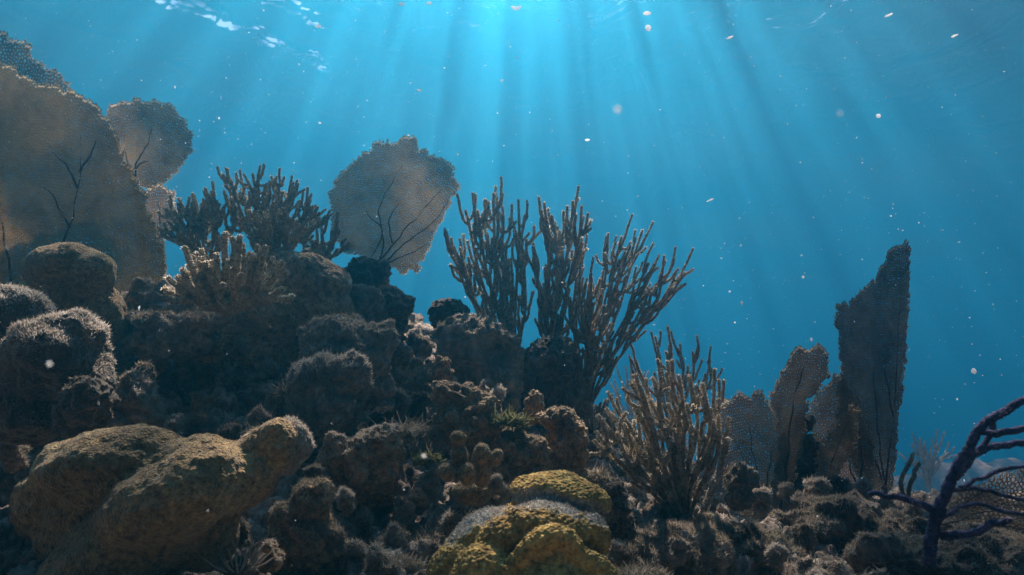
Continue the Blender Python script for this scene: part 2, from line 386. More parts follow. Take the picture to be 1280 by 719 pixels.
def union(lobes, d, voxel, smooth_it=6):
    sv, sf = unit_sphere(); Vs = []; Fs = []; o = 0
    for l in lobes:
        c, B, r = ellip(l[0], l[1], l[2], l[3], d, *(l[4:]))
        Vs.append(c + (sv*r) @ B); Fs += [[a+o for a in f] for f in sf]; o += len(sv)
    me = bpy.data.meshes.new('tmp'); me.from_pydata(np.vstack(Vs).tolist(), [], Fs)
    ob = bpy.data.objects.new('tmp', me); C.objects.link(ob)
    md = ob.modifiers.new('r', 'REMESH'); md.mode = 'VOXEL'; md.voxel_size = voxel
    dg = bpy.context.evaluated_depsgraph_get(); ev = ob.evaluated_get(dg); m2 = ev.to_mesh()
    V = np.empty(len(m2.vertices)*3); m2.vertices.foreach_get('co', V); V = V.reshape(-1,3).copy()
    F = np.empty(len(m2.loops), np.int64); m2.loops.foreach_get('vertex_index', F)
    F = F.reshape(-1,4).copy()
    ev.to_mesh_clear(); bpy.data.objects.remove(ob); bpy.data.meshes.remove(me)
    for _ in range(smooth_it):
        acc = np.zeros_like(V); cnt = np.zeros(len(V))
        for a, b in ((0,1),(1,2),(2,3),(3,0)):
            np.add.at(acc, F[:,a], V[F[:,b]]); np.add.at(acc, F[:,b], V[F[:,a]])
            np.add.at(cnt, F[:,a], 1); np.add.at(cnt, F[:,b], 1)
        V = V*0.4 + 0.6*acc/cnt[:,None]
    return V, F
_sd = [0]
def coral(name, label, cat, d, lobes, style='brown', lump=0.012, ls=0.06, rough=0.007, fz=0, fl=0.006, fmat='turf', voxel=None,
          dents=(), smooth_it=7, ridges=None, grp=None, fn=None, ftop=0.4):
    _sd[0] += 1; sd_ = _sd[0]
    voxel = voxel or max(0.0022, 1.9*d/FPX)
    V, F = union(lobes, d, voxel, smooth_it)
    n, _ = normals(V, F)
    disp = lump*fbm(V, ls, 2, sd_) + rough*fbm(V, 0.016, 3, sd_+3, 0.6) + rough*.9*(.5-worley(V, .018, sd_)).clip(-.3,.5)
    if rough >= .004:
        disp -= .014*np.clip(.34 - worley(V + .01*np.stack([pn(V,.03,1),pn(V,.03,2),pn(V,.03,3)],1), .038, sd_+2), 0, 1)/.34
    if ridges:   # (amplitude, spacing)
        wv = fbm(V, ridges[1]*2.2, 2, sd_+7)
        disp += ridges[0]*(1 - 2*np.abs(np.sin(wv*3.2)))
    for (px, py, dd, rad, dep) in dents:
        c = np.array(at(px, py, dd)); q = np.linalg.norm(V - c, axis=1)/rad
        V = V + np.outer(np.exp(-q**4)*dep, np.array([0, math.cos(PITCH), math.sin(PITCH)]))
    V = V + n*disp[:,None]
    patch = None
    if fn: V, patch = fn(V, F)
    base = np.array([V[:,0].mean(), V[:,1].mean(), V[:,2].min()])
    me = mesh_np(name, V - base, F, 4)
    if patch is not None:
        a = me.attributes.new('patch', 'FLOAT', 'POINT'); a.data.foreach_set('value', patch.astype(np.float32))
    ms = style
    o = link(name, me, M[ms], loc=base)
    if label: tag(o, label, cat, grp)
    if fz:
        nn, _ = normals(V, F)
        msk = np.clip(ftop + nn[:,2]*0.8 + 0.9*pn(V, 0.05, sd_+11), 0, 1.3)
        if patch is not None: msk = patch + 0.02
        g = np.random.default_rng(100+sd_)
        vs, q, tot = blades(V - base, F, fz, fl, 0.0005*max(1, d/1.1), msk, up=0.25, spread=0.9, g=g, bend=0.6)
        t_ = link('turf', mesh_np('turf', vs, q, tot), M[fmat], parent=o, smooth=False); t_['kind'] = 'stuff'
    return o

def shelves(o): return o
coral('dome_coral', 'smooth orange-brown dome coral in front of the largest sea fan', 'coral', 1.40,
      [(84,338,54,32,5), (116,345,25,28,-20,-.03), (98,382,36,36), (135,400,22,40)], 'tan', lump=.010, ls=.07, rough=.0015, fz=2500, fl=.003)
coral('boulder_coral', 'dark rounded coral cut by the left edge with bright rim', 'coral', 1.15,
      [(12,398,48,42,-25), (-30,420,60,60), (10,450,40,40)], 'dark', rough=.003, fz=9000, fl=.006, fmat='palefuzz')
coral('boulder_coral', 'large dark rounded coral with furry pale rim at the left side', 'coral', 1.05,
      [(68,452,62,58,25), (92,422,38,30,-20), (38,505,52,50), (110,470,22,40)], 'dark', rough=.003, fz=14000, fl=.006, fmat='palefuzz')
coral('boulder_coral', 'small smooth lobe coral wedged below the large dark rounded coral', 'coral', 0.98,
      [(108,500,32,26,15), (100,520,32,30)], 'dark', lump=.006, fz=2500, fl=.004)
coral('knobby_coral', 'knobbly grey coral with ragged white rim above the big golden lobed coral', 'coral', 1.1,
      [(165,492,20,22), (185,500,14,16,-20), (148,512,24,22), (160,525,34,24)], 'grey', lump=.014, ls=.03, rough=.005, fz=6000, fl=.008, fmat='palefuzz')
coral('lobed_coral', 'big golden-brown lobed coral filling the lower left foreground', 'coral', 0.86,
      [(78,622,62,46,35,.02), (130,578,90,40,12), (190,556,36,22,-8,.02), (215,625,100,50,28,-.045), (275,600,75,45,10,-.01), (312,570,56,29,24,.01), (255,576,50,22,-5,.01), (350,560,26,33,0,.0), (150,690,105,60,25,-.03), (240,660,60,50,0,.0), (250,585,60,40,10,.01), (110,650,70,50,20,.01), (165,594,84,36,20,.004)],
      'tan', lump=.010, ls=.08, rough=.0026, fz=9000, fl=.0022, voxel=.0024, smooth_it=11, ftop=-.25)
coral('furry_coral', 'small pale furry knob on the right end of the golden lobed coral', 'coral', 0.88,
      [(368,550,17,24,15), (360,575,18,24)], 'grey', rough=.003, fz=5000, fl=.006, fmat='palefuzz')
coral('cap_coral', 'broad coral with sunlit orange cap behind the thick-fingered bush', 'coral', 1.65,
      [(388,348,52,30,-14), (358,328,26,17,8), (350,400,62,50), (405,395,38,50), (300,440,80,55)], 'brown', lump=.012, ls=.08, rough=.002, fz=5000, fl=.004, ftop=-.2)
coral('ball_sponge', 'black round sponge at the foot of the central sea fan', 'sponge', 1.92,
      [(454,344,25,23), (478,348,10,22), (458,365,22,20)], 'dark', lump=.008, ls=.04)
coral('ball_sponge', 'dark round sponge right of and below the fan foot sponge', 'sponge', 1.75,
      [(488,385,25,25), (508,383,7,6), (485,412,22,22)], 'dark', lump=.012, ls=.04, fz=1500)
coral('plate_coral', 'flat grey upright plate coral below the fan foot sponge', 'coral', 1.70,
      [(450,385,36,30,-20,0,14), (440,408,38,24,0,0,16)], 'grey', lump=.006, fz=2500, fl=.004)
coral('folded_coral', 'folded brown coral with fuzzy grey top at left centre of slope', 'coral', 1.40,
      [(440,420,52,22,-8), (405,425,28,26), (468,432,26,30), (430,452,56,28,-5,-.03), (440,480,45,35)], 'grey', lump=.012, ls=.06, ridges=(.006,.05), fz=13000, fl=.007)
coral('furry_coral', 'furry grey round coral below the folded brown coral', 'coral', 1.28,
      [(405,474,38,30), (436,472,24,30), (410,510,46,34)], 'grey', lump=.010, fz=14000, fl=.009, fmat='palefuzz')
coral('ball_sponge', 'speckled dark ball sponge left of the finger bushes', 'sponge', 1.78,
      [(561,393,25,20), (560,408,20,18)], 'dark', lump=.004, fz=2500, fl=.004)
coral('boulder_coral', 'large rounded boulder coral with a dark open hollow near the centre', 'coral', 1.55,
      [(598,438,52,40,-8), (578,416,34,20), (612,475,46,36), (640,450,16,34)], 'grey', lump=.008, ls=.09, fz=12000, fl=.005, dents=[(624,438,1.47,.042,.07)])
coral('boulder_coral', 'dark dome coral under the middle finger bush', 'coral', 1.58,
      [(690,458,40,36), (668,478,40,28), (690,495,44,34)], 'dark', lump=.008, ls=.08, fz=6000, fl=.005)
coral('folded_coral', 'orange-brown coral with wrinkled folds above the knob cluster', 'coral', 1.24,
      [(572,500,30,22,-15), (600,520,22,32,20), (575,528,34,26,0,-.02), (560,492,20,14), (590,548,28,26)], 'brown', lump=.010, ls=.05, ridges=(.006,.045), fz=4000, fl=.004, ftop=-.1)
coral('finger_coral', 'cluster of blunt brown knobs in the lower centre', 'coral', 1.03,
      [(573,548,11,10), (574,570,11,16), (602,568,11,15), (621,572,8,12,-20), (558,591,11,12,15,-.02), (584,593,11,14,0,-.025), (604,592,11,18,-10), (590,616,26,16,0,.03)],
      'tan', lump=.001, rough=.0010, smooth_it=1, voxel=.0020, fz=6000, fl=.0022)
coral('finger_coral', 'three small grey-green knobs just above the yellow brain coral', 'coral', 1.06,
      [(604,614,11,11), (620,606,9,13), (632,616,8,9), (615,628,22,14,0,.02)], 'grey', lump=.001, rough=.0012, smooth_it=2, fz=3000, fl=.003)
coral('ridged_coral', 'brown ridged coral with drooping lobes left of the dark hollow', 'coral', 1.14,
      [(470,552,34,20,22), (488,548,16,18), (486,588,16,38,-8), (455,580,22,40,5,-.02), (425,575,24,28), (460,610,34,30,0,.03)], 'brown', lump=.008, ls=.05, fz=8000, fl=.006, fmat='palefuzz', ftop=-.15)
coral('lobed_coral', 'lumpy coral with furry top right of the golden lobed coral', 'coral', 0.98,
      [(384,632,24,26), (404,620,13,15), (358,646,20,22), (375,675,38,40), (400,690,30,40)], 'brown', lump=.010, ls=.04, rough=.004, fz=8000, fl=.006)
coral('ridged_coral', 'rounded brown coral with fuzzy crown behind the yellow brain coral', 'coral', 1.2,
      [(652,566,32,28), (668,585,20,36), (640,590,24,30)], 'brown', lump=.008, ls=.05, ridges=(.003,.05), fz=6000, fl=.005)
coral('ridged_coral', 'tall arched brown coral right of the fuzzy crowned coral', 'coral', 1.28,
      [(700,525,28,18,-15), (712,555,22,44,12), (722,585,13,36,5), (700,570,24,40)], 'brown', lump=.008, ls=.06, fz=4500, fl=.004)
coral('knob_coral', 'single upright olive knob right of the yellow brain coral', 'coral', 1.0,
      [(769,615,14,15), (771,638,13,26), (774,660,18,22)], 'dark', lump=.004, ls=.03, fz=1800, fl=.003)
coral('knob_coral', 'small brown knob between the boulder coral and arched coral', 'coral', 1.35,
      [(667,502,12,14), (666,518,12,14)], 'brown', lump=.003, fz=900, fl=.003)
coral('knob_coral', 'small reddish knob under the left side of the hollow boulder coral', 'coral', 1.4,
      [(551,456,11,10), (553,468,14,12)], 'brown', lump=.003, fz=900, fl=.003)
coral('knob_coral', 'tiny pale knob above the folded orange-brown coral', 'coral', 1.3,
      [(604,481,4,10), (604,492,7,8)], 'grey', lump=.001, fz=400, fl=.002)
coral('knob_coral', 'dark knob right of the thick foreground finger bush', 'coral', 1.3,
      [(925,595,13,17), (925,618,16,20), (940,600,8,10)], 'dark', lump=.006, ls=.03, fz=2500, fl=.004)
coral('crusted_rock', 'dark crusted rock under the tall right sea fan', 'rock', 1.2,
      [(1040,655,42,38), (1015,675,30,38), (1075,672,48,42), (1060,700,70,40)], 'dark', lump=.020, ls=.05, rough=.006, fz=14000, fl=.007)
coral('crusted_rock', 'ledge stacked rock between the right sea fans', 'rock', 1.6,
      [(998,528,20,9,10), (1004,556,24,12,-8), (1000,582,30,16), (1010,612,36,24)], 'dark', lump=.012, ls=.04, fz=5000, fl=.006)
coral('crusted_rock', 'low shaggy rock at the bottom edge right of the brain coral', 'rock', 0.98,
      [(830,690,52,24,10), (870,700,50,30), (800,715,40,26)], 'grey', lump=.016, ls=.05, rough=.006, fz=22000, fl=.009)
coral('crusted_rock', 'dark lumpy rock at the bottom below the thick finger bush', 'rock', 1.05,
      [(925,690,40,32), (960,700,36,30), (890,670,22,18)], 'dark', lump=.016, ls=.045, rough=.006, fz=12000, fl=.007)
coral('crusted_rock', 'dark rock in the lower right corner beneath the purple branches', 'rock', 1.0,
      [(1170,705,60,28), (1240,700,70,34), (1110,700,40,26)], 'dark', lump=.018, ls=.05, rough=.005, fz=12000, fl=.006)
coral('crusted_rock', 'pale topped stone behind the purple branches', 'rock', 1.6,
      [(1225,625,34,10), (1195,632,26,10), (1250,640,30,14)], 'grey', lump=.01, ls=.05, fz=3000, fl=.004)
coral('crusted_rock', 'dark rock knot behind the dome coral beside the large fan', 'rock', 1.5,
      [(186,372,24,18,-15), (160,385,18,16), (195,392,26,20), (155,405,22,22)], 'grey', lump=.014, ls=.04, rough=.005, fz=8000, fl=.006)
coral('crusted_rock', 'turf covered ledge below the thick-fingered bush', 'rock', 1.42,
      [(205,405,50,12,-8), (250,402,40,10,4), (215,425,60,22)], 'grey', lump=.014, ls=.04, rough=.005, fz=12000, fl=.008)

g_ = np.random.default_rng(21)
for i_, (px, py, d) in enumerate([(225,470,1.5),(255,500,1.4),(300,480,1.5),(330,455,1.55),(240,440,1.55),(345,500,1.4),(520,500,1.55),(545,520,1.4),(500,470,1.6),(520,460,1.65),(480,520,1.5),(540,600,1.15),(505,640,1.1),(520,620,1.12),(455,650,1.05),
      (440,690,.98),(640,640,1.1),(745,560,1.5),(735,600,1.3),(790,650,1.15),(820,640,1.2),(900,640,1.25),(975,650,1.25),(1010,630,1.4),(1085,635,1.4),(1120,650,1.3),(1150,660,1.25),(1190,660,1.3),(1260,660,1.3),(640,505,1.5),(700,500,1.55),(20,560,1.1),(30,600,1.0),(200,450,1.5),(285,540,1.25),
      (950,622,1.35),(985,612,1.4),(1020,612,1.3),(1050,606,1.45),(1078,612,1.4),(1110,632,1.35),(1140,642,1.3),(1000,665,1.1),(970,690,1.0),(1110,668,1.15),(1150,690,1.05),(1215,668,1.15),(1240,650,1.3),(880,655,1.15),(900,690,1.0),(845,680,1.0),(815,665,1.1),(780,690,.95),
      (350,540,1.2),(395,590,1.1),(430,620,1.05),(420,670,.98),(340,690,.9),(300,660,.92),(470,700,.92),(495,670,1.0),(560,650,1.05),(575,640,1.1),(500,500,1.5),(480,550,1.3),(560,480,1.45),(630,545,1.3),(620,500,1.4),(300,430,1.5),(260,430,1.5),(180,470,1.3),(215,530,1.25),(250,525,1.3),(320,520,1.3),(150,440,1.4),(420,385,1.75),(520,430,1.8),(500,440,1.75)]):
    r1 = g_.uniform(7, 17); r2 = g_.uniform(6, 13)
    coral('dead_coral_lump', 'small rough turf covered lump among the larger corals on the slope', 'coral', d-.02,
          [(px,py,r1,r2,g_.uniform(-30,30)), (px+g_.uniform(-9,9),py+6,r1*.8,r2*1.2,g_.uniform(-40,40)), (px,py+14,r1,r2)], ['grey','brown','dark','grey'][i_%4], lump=.008, ls=.025, rough=.005, smooth_it=3, fz=1800, fl=.006, fmat=['turf','palefuzz'][i_%2], grp='small rough coral lumps on the slope')

# the yellow brain coral in front
def brain(V, F):
    g = np.random.default_rng(3)
    k = 0.80/FPX
    c_, s_ = math.cos(PITCH), math.sin(PITCH)
    n, _ = normals(V, F)
    # long folds that run around the head
    px = V[:,0]/V[:,1].clip(.1)        # used only to lay the folds across the head
    x = V[:,0]; z = V[:,2]; y = V[:,1]
    # dead pale strip crossing the upper side
    sx = x - float(at(640,640,.82)[0]); up = z - float(at(640,640,.82)[2])
    f0 = 0.40*sx*np.where(sx < 0, 1.0, 0.15) + 0.010 - 2.2*np.clip(sx,0,1)**2
    e = up - f0 + 0.004*pn(V, .02, 5)
    wid = 0.008 + 0.13*np.clip(-sx, 0, .1)
    band = np.clip(1.5 - np.abs(e - 0.006)/wid*1.1 + .55*fbm(V,.012,3,8), 0, 1) * (y < y.mean() + 0.09)
    V = V - n*(band*0.006)[:,None]
    wl = worley(V, 0.0042, 9)
    V = V + n*((1-band)*0.0026*(0.55 - wl).clip(-.35, .45) + band*0.0012*fbm(V, .006, 2, 3))[:,None]
    return V, band
br = coral('brain_coral', 'olive-yellow lumpy brain coral with a pale dead strip at bottom centre', 'coral', 0.80,
      [(695,622,62,30,-4,.06), (735,632,26,30,0,.05), (600,672,50,34,40,.04), (575,705,46,30,30,.02), (650,690,100,58,5,.05), (690,660,62,34,-8,.0), (740,668,24,32,0,.0), (640,665,50,24,20,.0),
       (600,710,46,28,35,-.02), (700,715,60,30,0,-.02), (690,722,56,30,0,-.04), (695,700,40,22,0,-.032)] + [(x_, y_, 17, 15, 0, -.045) for x_, y_ in ((628,722),(638,712),(648,702),(658,692),(668,682),(679,674),(692,670),(705,674),(715,684),(724,694),(735,701),(747,708),(756,718))] + [(x_, y_, 12, 10, 0, -.05) for x_, y_ in ((672,722),(680,712),(690,704),(700,700),(708,708),(712,718))],
      'yellow', lump=.004, ls=.05, rough=.0006, voxel=.0012, smooth_it=9, fz=16000, fl=.0035, fmat='palefuzz', fn=brain)

# ------------------------------------------------------------------ tubes: gorgonian rods
def spline(pts, n):
    P = np.asarray(pts, float)
    if len(P) == 2: return P[0] + (P[1]-P[0])*np.linspace(0,1,n)[:,None]
    P = np.vstack([2*P[0]-P[1], P, 2*P[-1]-P[-2]]); out = []
    m_ = len(P)-3; tt = np.linspace(0, m_-1e-6, n)
    k = tt.astype(int); f = (tt-k)[:,None]
    a, b, c, d = P[k], P[k+1], P[k+2], P[k+3]
    return 0.5*((2*b)+(c-a)*f+(2*a-5*b+4*c-d)*f**2+(3*b-a-3*c+d)*f**3)
def tube(pts, rad, seg=8, step=None, bump=0.12, g=rng, tip=True, fuzz=0.0, fprob=0.5):
    """rounded tube along a spline; fuzz = length of the polyp spikes joined to its skin"""
    pts = np.asarray(pts, float)
    Ln = np.linalg.norm(np.diff(pts, axis=0), axis=1).sum()
    r0 = rad[0] if np.ndim(rad) else rad; r1 = rad[-1] if np.ndim(rad) else rad
    step = step or max(r1, r0*.5)*0.8
    n = max(5, int(Ln/step)); S = spline(pts, n)
    rr = np.interp(np.linspace(0,1,n), np.linspace(0,1,np.size(rad) if np.ndim(rad) else 2), rad if np.ndim(rad) else [rad,rad])
    T = np.gradient(S, axis=0); T /= np.linalg.norm(T, axis=1)[:,None]+1e-12
    ref = np.array([0.13,1,0.07]); A = np.cross(T, ref); A /= np.linalg.norm(A,axis=1)[:,None]+1e-9; B = np.cross(T, A)
    if tip:
        S = np.vstack([S, S[-1]+T[-1]*r1*.6, S[-1]+T[-1]*r1*.95]); rr = np.concatenate([rr, [r1*.8, r1*.4]])
        A = np.vstack([A, A[-1:], A[-1:]]); B = np.vstack([B, B[-1:], B[-1:]]); n += 2
    a = np.linspace(0, 2*math.pi, seg, endpoint=False)
    rj = rr[:,None]*(1 + bump*g.normal(size=(n,seg)))
    V = S[:,None,:] + rj[...,None]*(np.cos(a)[None,:,None]*A[:,None,:] + np.sin(a)[None,:,None]*B[:,None,:])
    V = V.reshape(-1,3)
    i = np.arange(n*seg).reshape(n,seg); j = np.roll(i, -1, 1)
    F = np.stack([i[:-1].ravel(), j[:-1].ravel(), j[1:].ravel(), i[1:].ravel()], 1)
    faces = [F.ravel()]; tot = [np.full(len(F), 4)]
    V = np.vstack([V, S[-1]+T[-1]*r1*.2, S[0]])
    k = len(V)-2
    cap = np.stack([i[-1], j[-1], np.full(seg,k)],1); cap0 = np.stack([j[0], i[0], np.full(seg,k+1)],1)
    faces += [cap.ravel(), cap0.ravel()]; tot += [np.full(2*seg,3)]
    nm = len(F) + 2*seg
    if fuzz:
        sel = np.where(g.random(len(F)) < fprob)[0]
        for rep in range(max(1, int(fprob))):
            e1 = F[sel,0]; e2 = F[sel,1]
            ctr = S[(e1//seg)]; mid = (V[e1]+V[e2])/2; nr = mid-ctr; nr /= np.linalg.norm(nr,axis=1)[:,None]+1e-12
            tipv = mid + (nr + 0.35*g.normal(size=nr.shape) + 0.3*T[np.minimum(e1//seg, len(T)-1)])*fuzz*(0.5+g.random(len(sel)))[:,None]
            # narrow root inside the edge, one vertex shared with the skin
            root = V[e1] + (V[e2]-V[e1])*0.8
            o = len(V); V = np.vstack([V, root, tipv])
            m_ = len(sel); tri = np.stack([e1, o+np.arange(m_), o+m_+np.arange(m_)],1)
            faces.append(tri.ravel()); tot.append(np.full(m_,3))
            sel = np.where(g.random(len(F)) < fprob)[0]
    return V, np.concatenate(faces), np.concatenate(tot), nm
def tube_obj(name, parent, origin, tubes, mats):
    """several tubes that grow out of one another -> ONE part"""
    Vs=[]; Fs=[]; Ts=[]; Ms=[]; o=0
    for V,F,T,nm in tubes:
        Vs.append(V-origin); Fs.append(F+o); Ts.append(T); o += len(V)
        mi = np.zeros(len(T), np.int32); mi[nm:] = 1; Ms.append(mi)
    me = mesh_np(name, np.vstack(Vs), np.concatenate(Fs), np.concatenate(Ts))
    ob = link(name, me, mats, parent=parent)
    mm = np.concatenate(Ms)
    if len(mats) > 1 and len(mm) == len(me.polygons): me.polygons.foreach_set('material_index', mm)
    return ob
UP = np.array([0,0,1.0])
def rods(name, label, cat, d, base, limbs, r_px, nside=5, side_px=45, g_seed=0, thick=0.0, mats=('rod','rodfuzz'), fuzz=.6, spread=26, lean=0.0, grp=None, dspread=0.10, sub=0.3, seg=8, fprob=1.0, jitter=4, tmin=.25, sp=1.0):
    """a bush of upright rods: limbs are pixel routes of the main branches, forks rise beside them"""
    g = np.random.default_rng(500+g_seed); k = d/FPX
    org = np.array(at(base[0], base[1], d)); root = thing(name, label, cat, org, grp)
    mt = [M[m_] for m_ in mats]
    camr = np.array([1,0,0]); camu = np.array([0,-math.sin(PITCH),math.cos(PITCH)]); camf = np.array([0,math.cos(PITCH),math.sin(PITCH)])
    made = []; twigs = []
    def add(route, rad, par, depth_=0):
        if len(route) > 3 or depth_ == 0:
            S_ = spline(route, 9); S_[1:-1] += g.normal(size=(7,3))*r_px*k*.16; route = S_
        V = tube(route, rad, seg=seg, g=g, fuzz=r_px*k*fuzz, fprob=fprob, bump=.10, step=r_px*k*.75)
        if count[0] >= 96: twigs.append(V); return
        made.append((route, par)); tube_obj('branch', par, org, [V], mt)
    count = [0]
    def fork(route, rad, depth, length):
        route = np.asarray(route); S = spline(route, 24)
        n_ = nside if depth == 0 else max(1, int(nside*sub))
        ts = np.linspace(tmin if depth == 0 else .2, .86 if depth == 0 else .6, n_) + g.normal(size=n_)*.03
        for q, t_ in enumerate(ts):
            t_ = float(np.clip(t_, .05, .93)); i_ = int(t_*23); p = S[i_]
            tg = S[min(i_+1,23)] - S[max(i_-1,0)]; tg /= np.linalg.norm(tg)
            sgn = 1 if (q + int(g.integers(0,2))) % 2 else -1
            L = length*k*(0.55+0.75*g.random())*(1.0 if depth == 0 else .7)
            ang = g.uniform(-.9, .9)
            out_ = camr*sgn*math.cos(ang) + camf*math.sin(ang)
            out_ = out_ - tg*np.dot(out_, tg); out_ /= np.linalg.norm(out_)
            fin = tg*.75 + np.array(camu)*.45 + camr*lean*.3; fin /= np.linalg.norm(fin)
            w_ = (1.7 + 1.8*g.random())*r_px*k*sp
            p1 = p + out_*w_*.7 + fin*L*.12; p2 = p + out_*w_*1.25 + fin*L*.45; p3 = p + out_*w_*(1.3+.6*g.random()) + fin*L
            jt = g.normal(size=3)*r_px*k*.5
            rt = np.array([p, p1, p2+jt, p3])
            add(rt, [rad*.95, rad, rad*.96, rad*.88], root); count[0] += 1
            if depth < 1 and g.random() < .55: fork(rt, rad, depth+1, length*.8)
    later = []
    for li, lm in enumerate(limbs):
        pts = [base] + list(lm); off = g.uniform(-dspread, dspread)
        P = []
        for j_, p in enumerate(pts):
            f_ = j_/(len(pts)-1)
            dz = off*f_ if len(p) < 3 else p[2]
            P.append(np.array(at(p[0]+g.normal()*jitter*.4*(0<f_<1), p[1], d+dz)))
        rad = r_px*k*.80
        add(P, [rad*(1.15+thick), rad*1.05, rad, rad*.9], root); count[0] += 1
        later.append((P, rad))
    for P, rad in later: fork(P, rad, 0, side_px)
    if twigs:
        tw = tube_obj('twigs', root, org, twigs, mt); tw['kind'] = 'stuff'
    return root

_g = np.random.default_rng(12); _lm = []
for q_ in range(46):
    a_ = -1 + 2*(q_+.5)/46 + _g.normal()*.04; hh = _g.uniform(0, 1)
    ty = 292 + 38*a_*a_ + hh*48; tx = 285 + a_*76 + _g.normal()*3; dz = _g.uniform(-.07, .06)
    _lm.append([(285+a_*34, 380-_g.uniform(0,8), dz*.5), (285+a_*(60+6*hh), .5*(ty+378), dz*.9), (tx, ty, dz)])
rods('sea_rod', 'thick-fingered tan gorgonian bush on the left slope', 'soft coral', 1.30, (285,392), _lm, 5.0, nside=1, side_px=34, g_seed=1, fuzz=.4, sub=.1, tmin=.35, sp=.8, thick=-.1, mats=('rodtan','rodfuzz'))
rods('sea_rod', 'slender-fingered gorgonian bush standing highest on the left slope', 'soft coral', 1.85, (335,345),
     [[(315,300),(298,250),(289,226)], [(318,290),(308,255),(302,240)], [(325,290),(322,250),(316,218)], [(335,290),(345,260),(346,235)], [(342,290),(358,260),(366,236)],
      [(348,300),(372,275),(385,254)], [(352,310),(385,295),(400,272)], [(330,300),(333,270),(330,256)], [(345,300),(378,280),(390,262)]],
     2.2, nside=10, side_px=28, g_seed=2, sub=.2, mats=('rodpale','rodfuzz'))
rods('sea_rod', 'bushy gorgonian with short fingers left of the highest bush', 'soft coral', 1.8, (262,335),
     [[(240,300),(225,280),(220,266)], [(245,295),(238,275),(236,262)], [(255,290),(252,270),(254,254)], [(265,290),(272,270),(274,256)], [(275,300),(290,280),(294,268)], [(240,310),(225,300),(214,290)]],
     2.4, nside=11, side_px=24, g_seed=3, sub=.2, mats=('rodpale','rodfuzz'))
rods('sea_plume', 'pale feathery gorgonian tuft behind the orange capped coral', 'soft coral', 1.7, (345,330),
     [[(335,300),(325,280)], [(340,295),(335,270)], [(348,295),(350,268)], [(355,300),(364,274)], [(360,305),(374,286)], [(335,310),(318,296)]],
     1.9, nside=9, side_px=26, g_seed=4, mats=('rodpale','rodfuzz'), seg=6)
rods('sea_rod', 'small dark gorgonian between the orange capped coral and central fan', 'soft coral', 1.95, (402,345),
     [[(392,315),(385,292)], [(400,315),(402,284)], [(408,318),(424,290)], [(396,320),(376,300)], [(412,325),(430,308)]],
     2.6, nside=4, side_px=24, g_seed=5, mats=('rod','rodfuzz'))
rods('sea_rod', 'tall gorgonian finger bush nearest the hollow boulder coral', 'soft coral', 1.90, (650,492),
     [[(615,420),(588,370),(570,330),(564,298)], [(620,410),(600,340),(588,290),(582,264)], [(625,400),(608,340),(600,290),(597,264)], [(632,400),(622,330),(618,280),(617,242)], [(638,400),(632,330),(630,290),(628,258)],
      [(645,420),(645,350),(648,300),(648,250)], [(648,440),(655,390),(657,340),(657,322)], [(630,430),(600,385),(580,345),(575,310)], [(640,410),(616,370),(612,320),(606,286)]],
     2.3, nside=12, side_px=34, sp=1.0, g_seed=6, tmin=.25, sub=.15)
rods('sea_rod', 'narrow upright gorgonian finger bush over the dark dome coral', 'soft coral', 1.80, (684,490),
     [[(680,420),(672,360),(660,320),(658,300)], [(686,420),(688,340),(684,290),(680,254)], [(690,420),(700,340),(700,300),(697,290)], [(692,410),(706,340),(714,290),(716,252)], [(696,410),(712,350),(724,300),(727,258)],
      [(690,400),(695,350),(692,300),(690,270)], [(700,430),(716,395),(722,350),(724,300)]],
     2.3, nside=12, side_px=34, sp=.75, g_seed=7, tmin=.22, sub=.15)
rods('sea_rod', 'wide gorgonian finger bush leaning right beside the open water', 'soft coral', 1.72, (732,520),
     [[(735,450),(748,390),(756,340),(760,292)], [(742,450),(760,390),(770,330),(777,296)], [(748,450),(775,380),(790,330),(803,288)], [(752,460),(785,390),(800,350),(811,330)], [(758,460),(800,400),(822,370),(830,320)],
      [(760,465),(810,400),(832,365),(845,340)], [(725,460),(718,410),(712,380)], [(735,440),(735,390),(740,348)], [(740,450),(728,400),(724,358)], [(750,470),(778,420),(792,385),(800,372)], [(745,450),(755,400),(772,350),(788,322)]],
     2.0, nside=12, side_px=36, sp=1.05, g_seed=8, lean=.6, sub=.15)
rods('sea_rod', 'large thick-fingered gorgonian bush in the right foreground', 'soft coral', 1.18, (858,660),
     [[(820,610),(780,560),(747,520)], [(815,615),(775,575),(746,540)], [(825,600),(795,550),(770,505)], [(830,600),(808,540),(790,505)], [(835,600),(815,530),(800,482)], [(842,590),(830,520),(818,476)],
      [(845,590),(845,520),(834,452)], [(852,590),(858,520),(848,470)], [(860,590),(872,530),(862,470)], [(865,600),(885,540),(878,480)], [(868,600),(892,540),(893,462)], [(840,610),(800,575),(768,535)], [(850,600),(840,560),(812,500)], [(872,610),(896,570),(898,520)]],
     2.9, nside=8, side_px=40, g_seed=9, dspread=.09, sub=.2, tmin=.22)
rods('sea_whip', 'single pale furry finger beside the large foreground bush', 'soft coral', 1.08, (868,662),
     [[(885,628),(900,590),(909,550)]], 5.2, nside=1, side_px=20, g_seed=10, mats=('rod','palefuzz'), fuzz=.9, fprob=.9, dspread=.01)
rods('sea_rod', 'thin wispy gorgonian behind the large foreground bush', 'soft coral', 1.95, (842,560),
     [[(835,500),(825,450),(819,421)], [(842,500),(840,460),(832,440)], [(848,500),(852,460),(848,436)], [(852,500),(866,470),(866,440)], [(830,510),(805,480),(795,452)], [(860,510),(885,485),(892,462)], [(855,520),(875,500),(880,474)], [(825,520),(800,500),(788,476)]],
     2.0, nside=4, side_px=34, g_seed=11, seg=6)
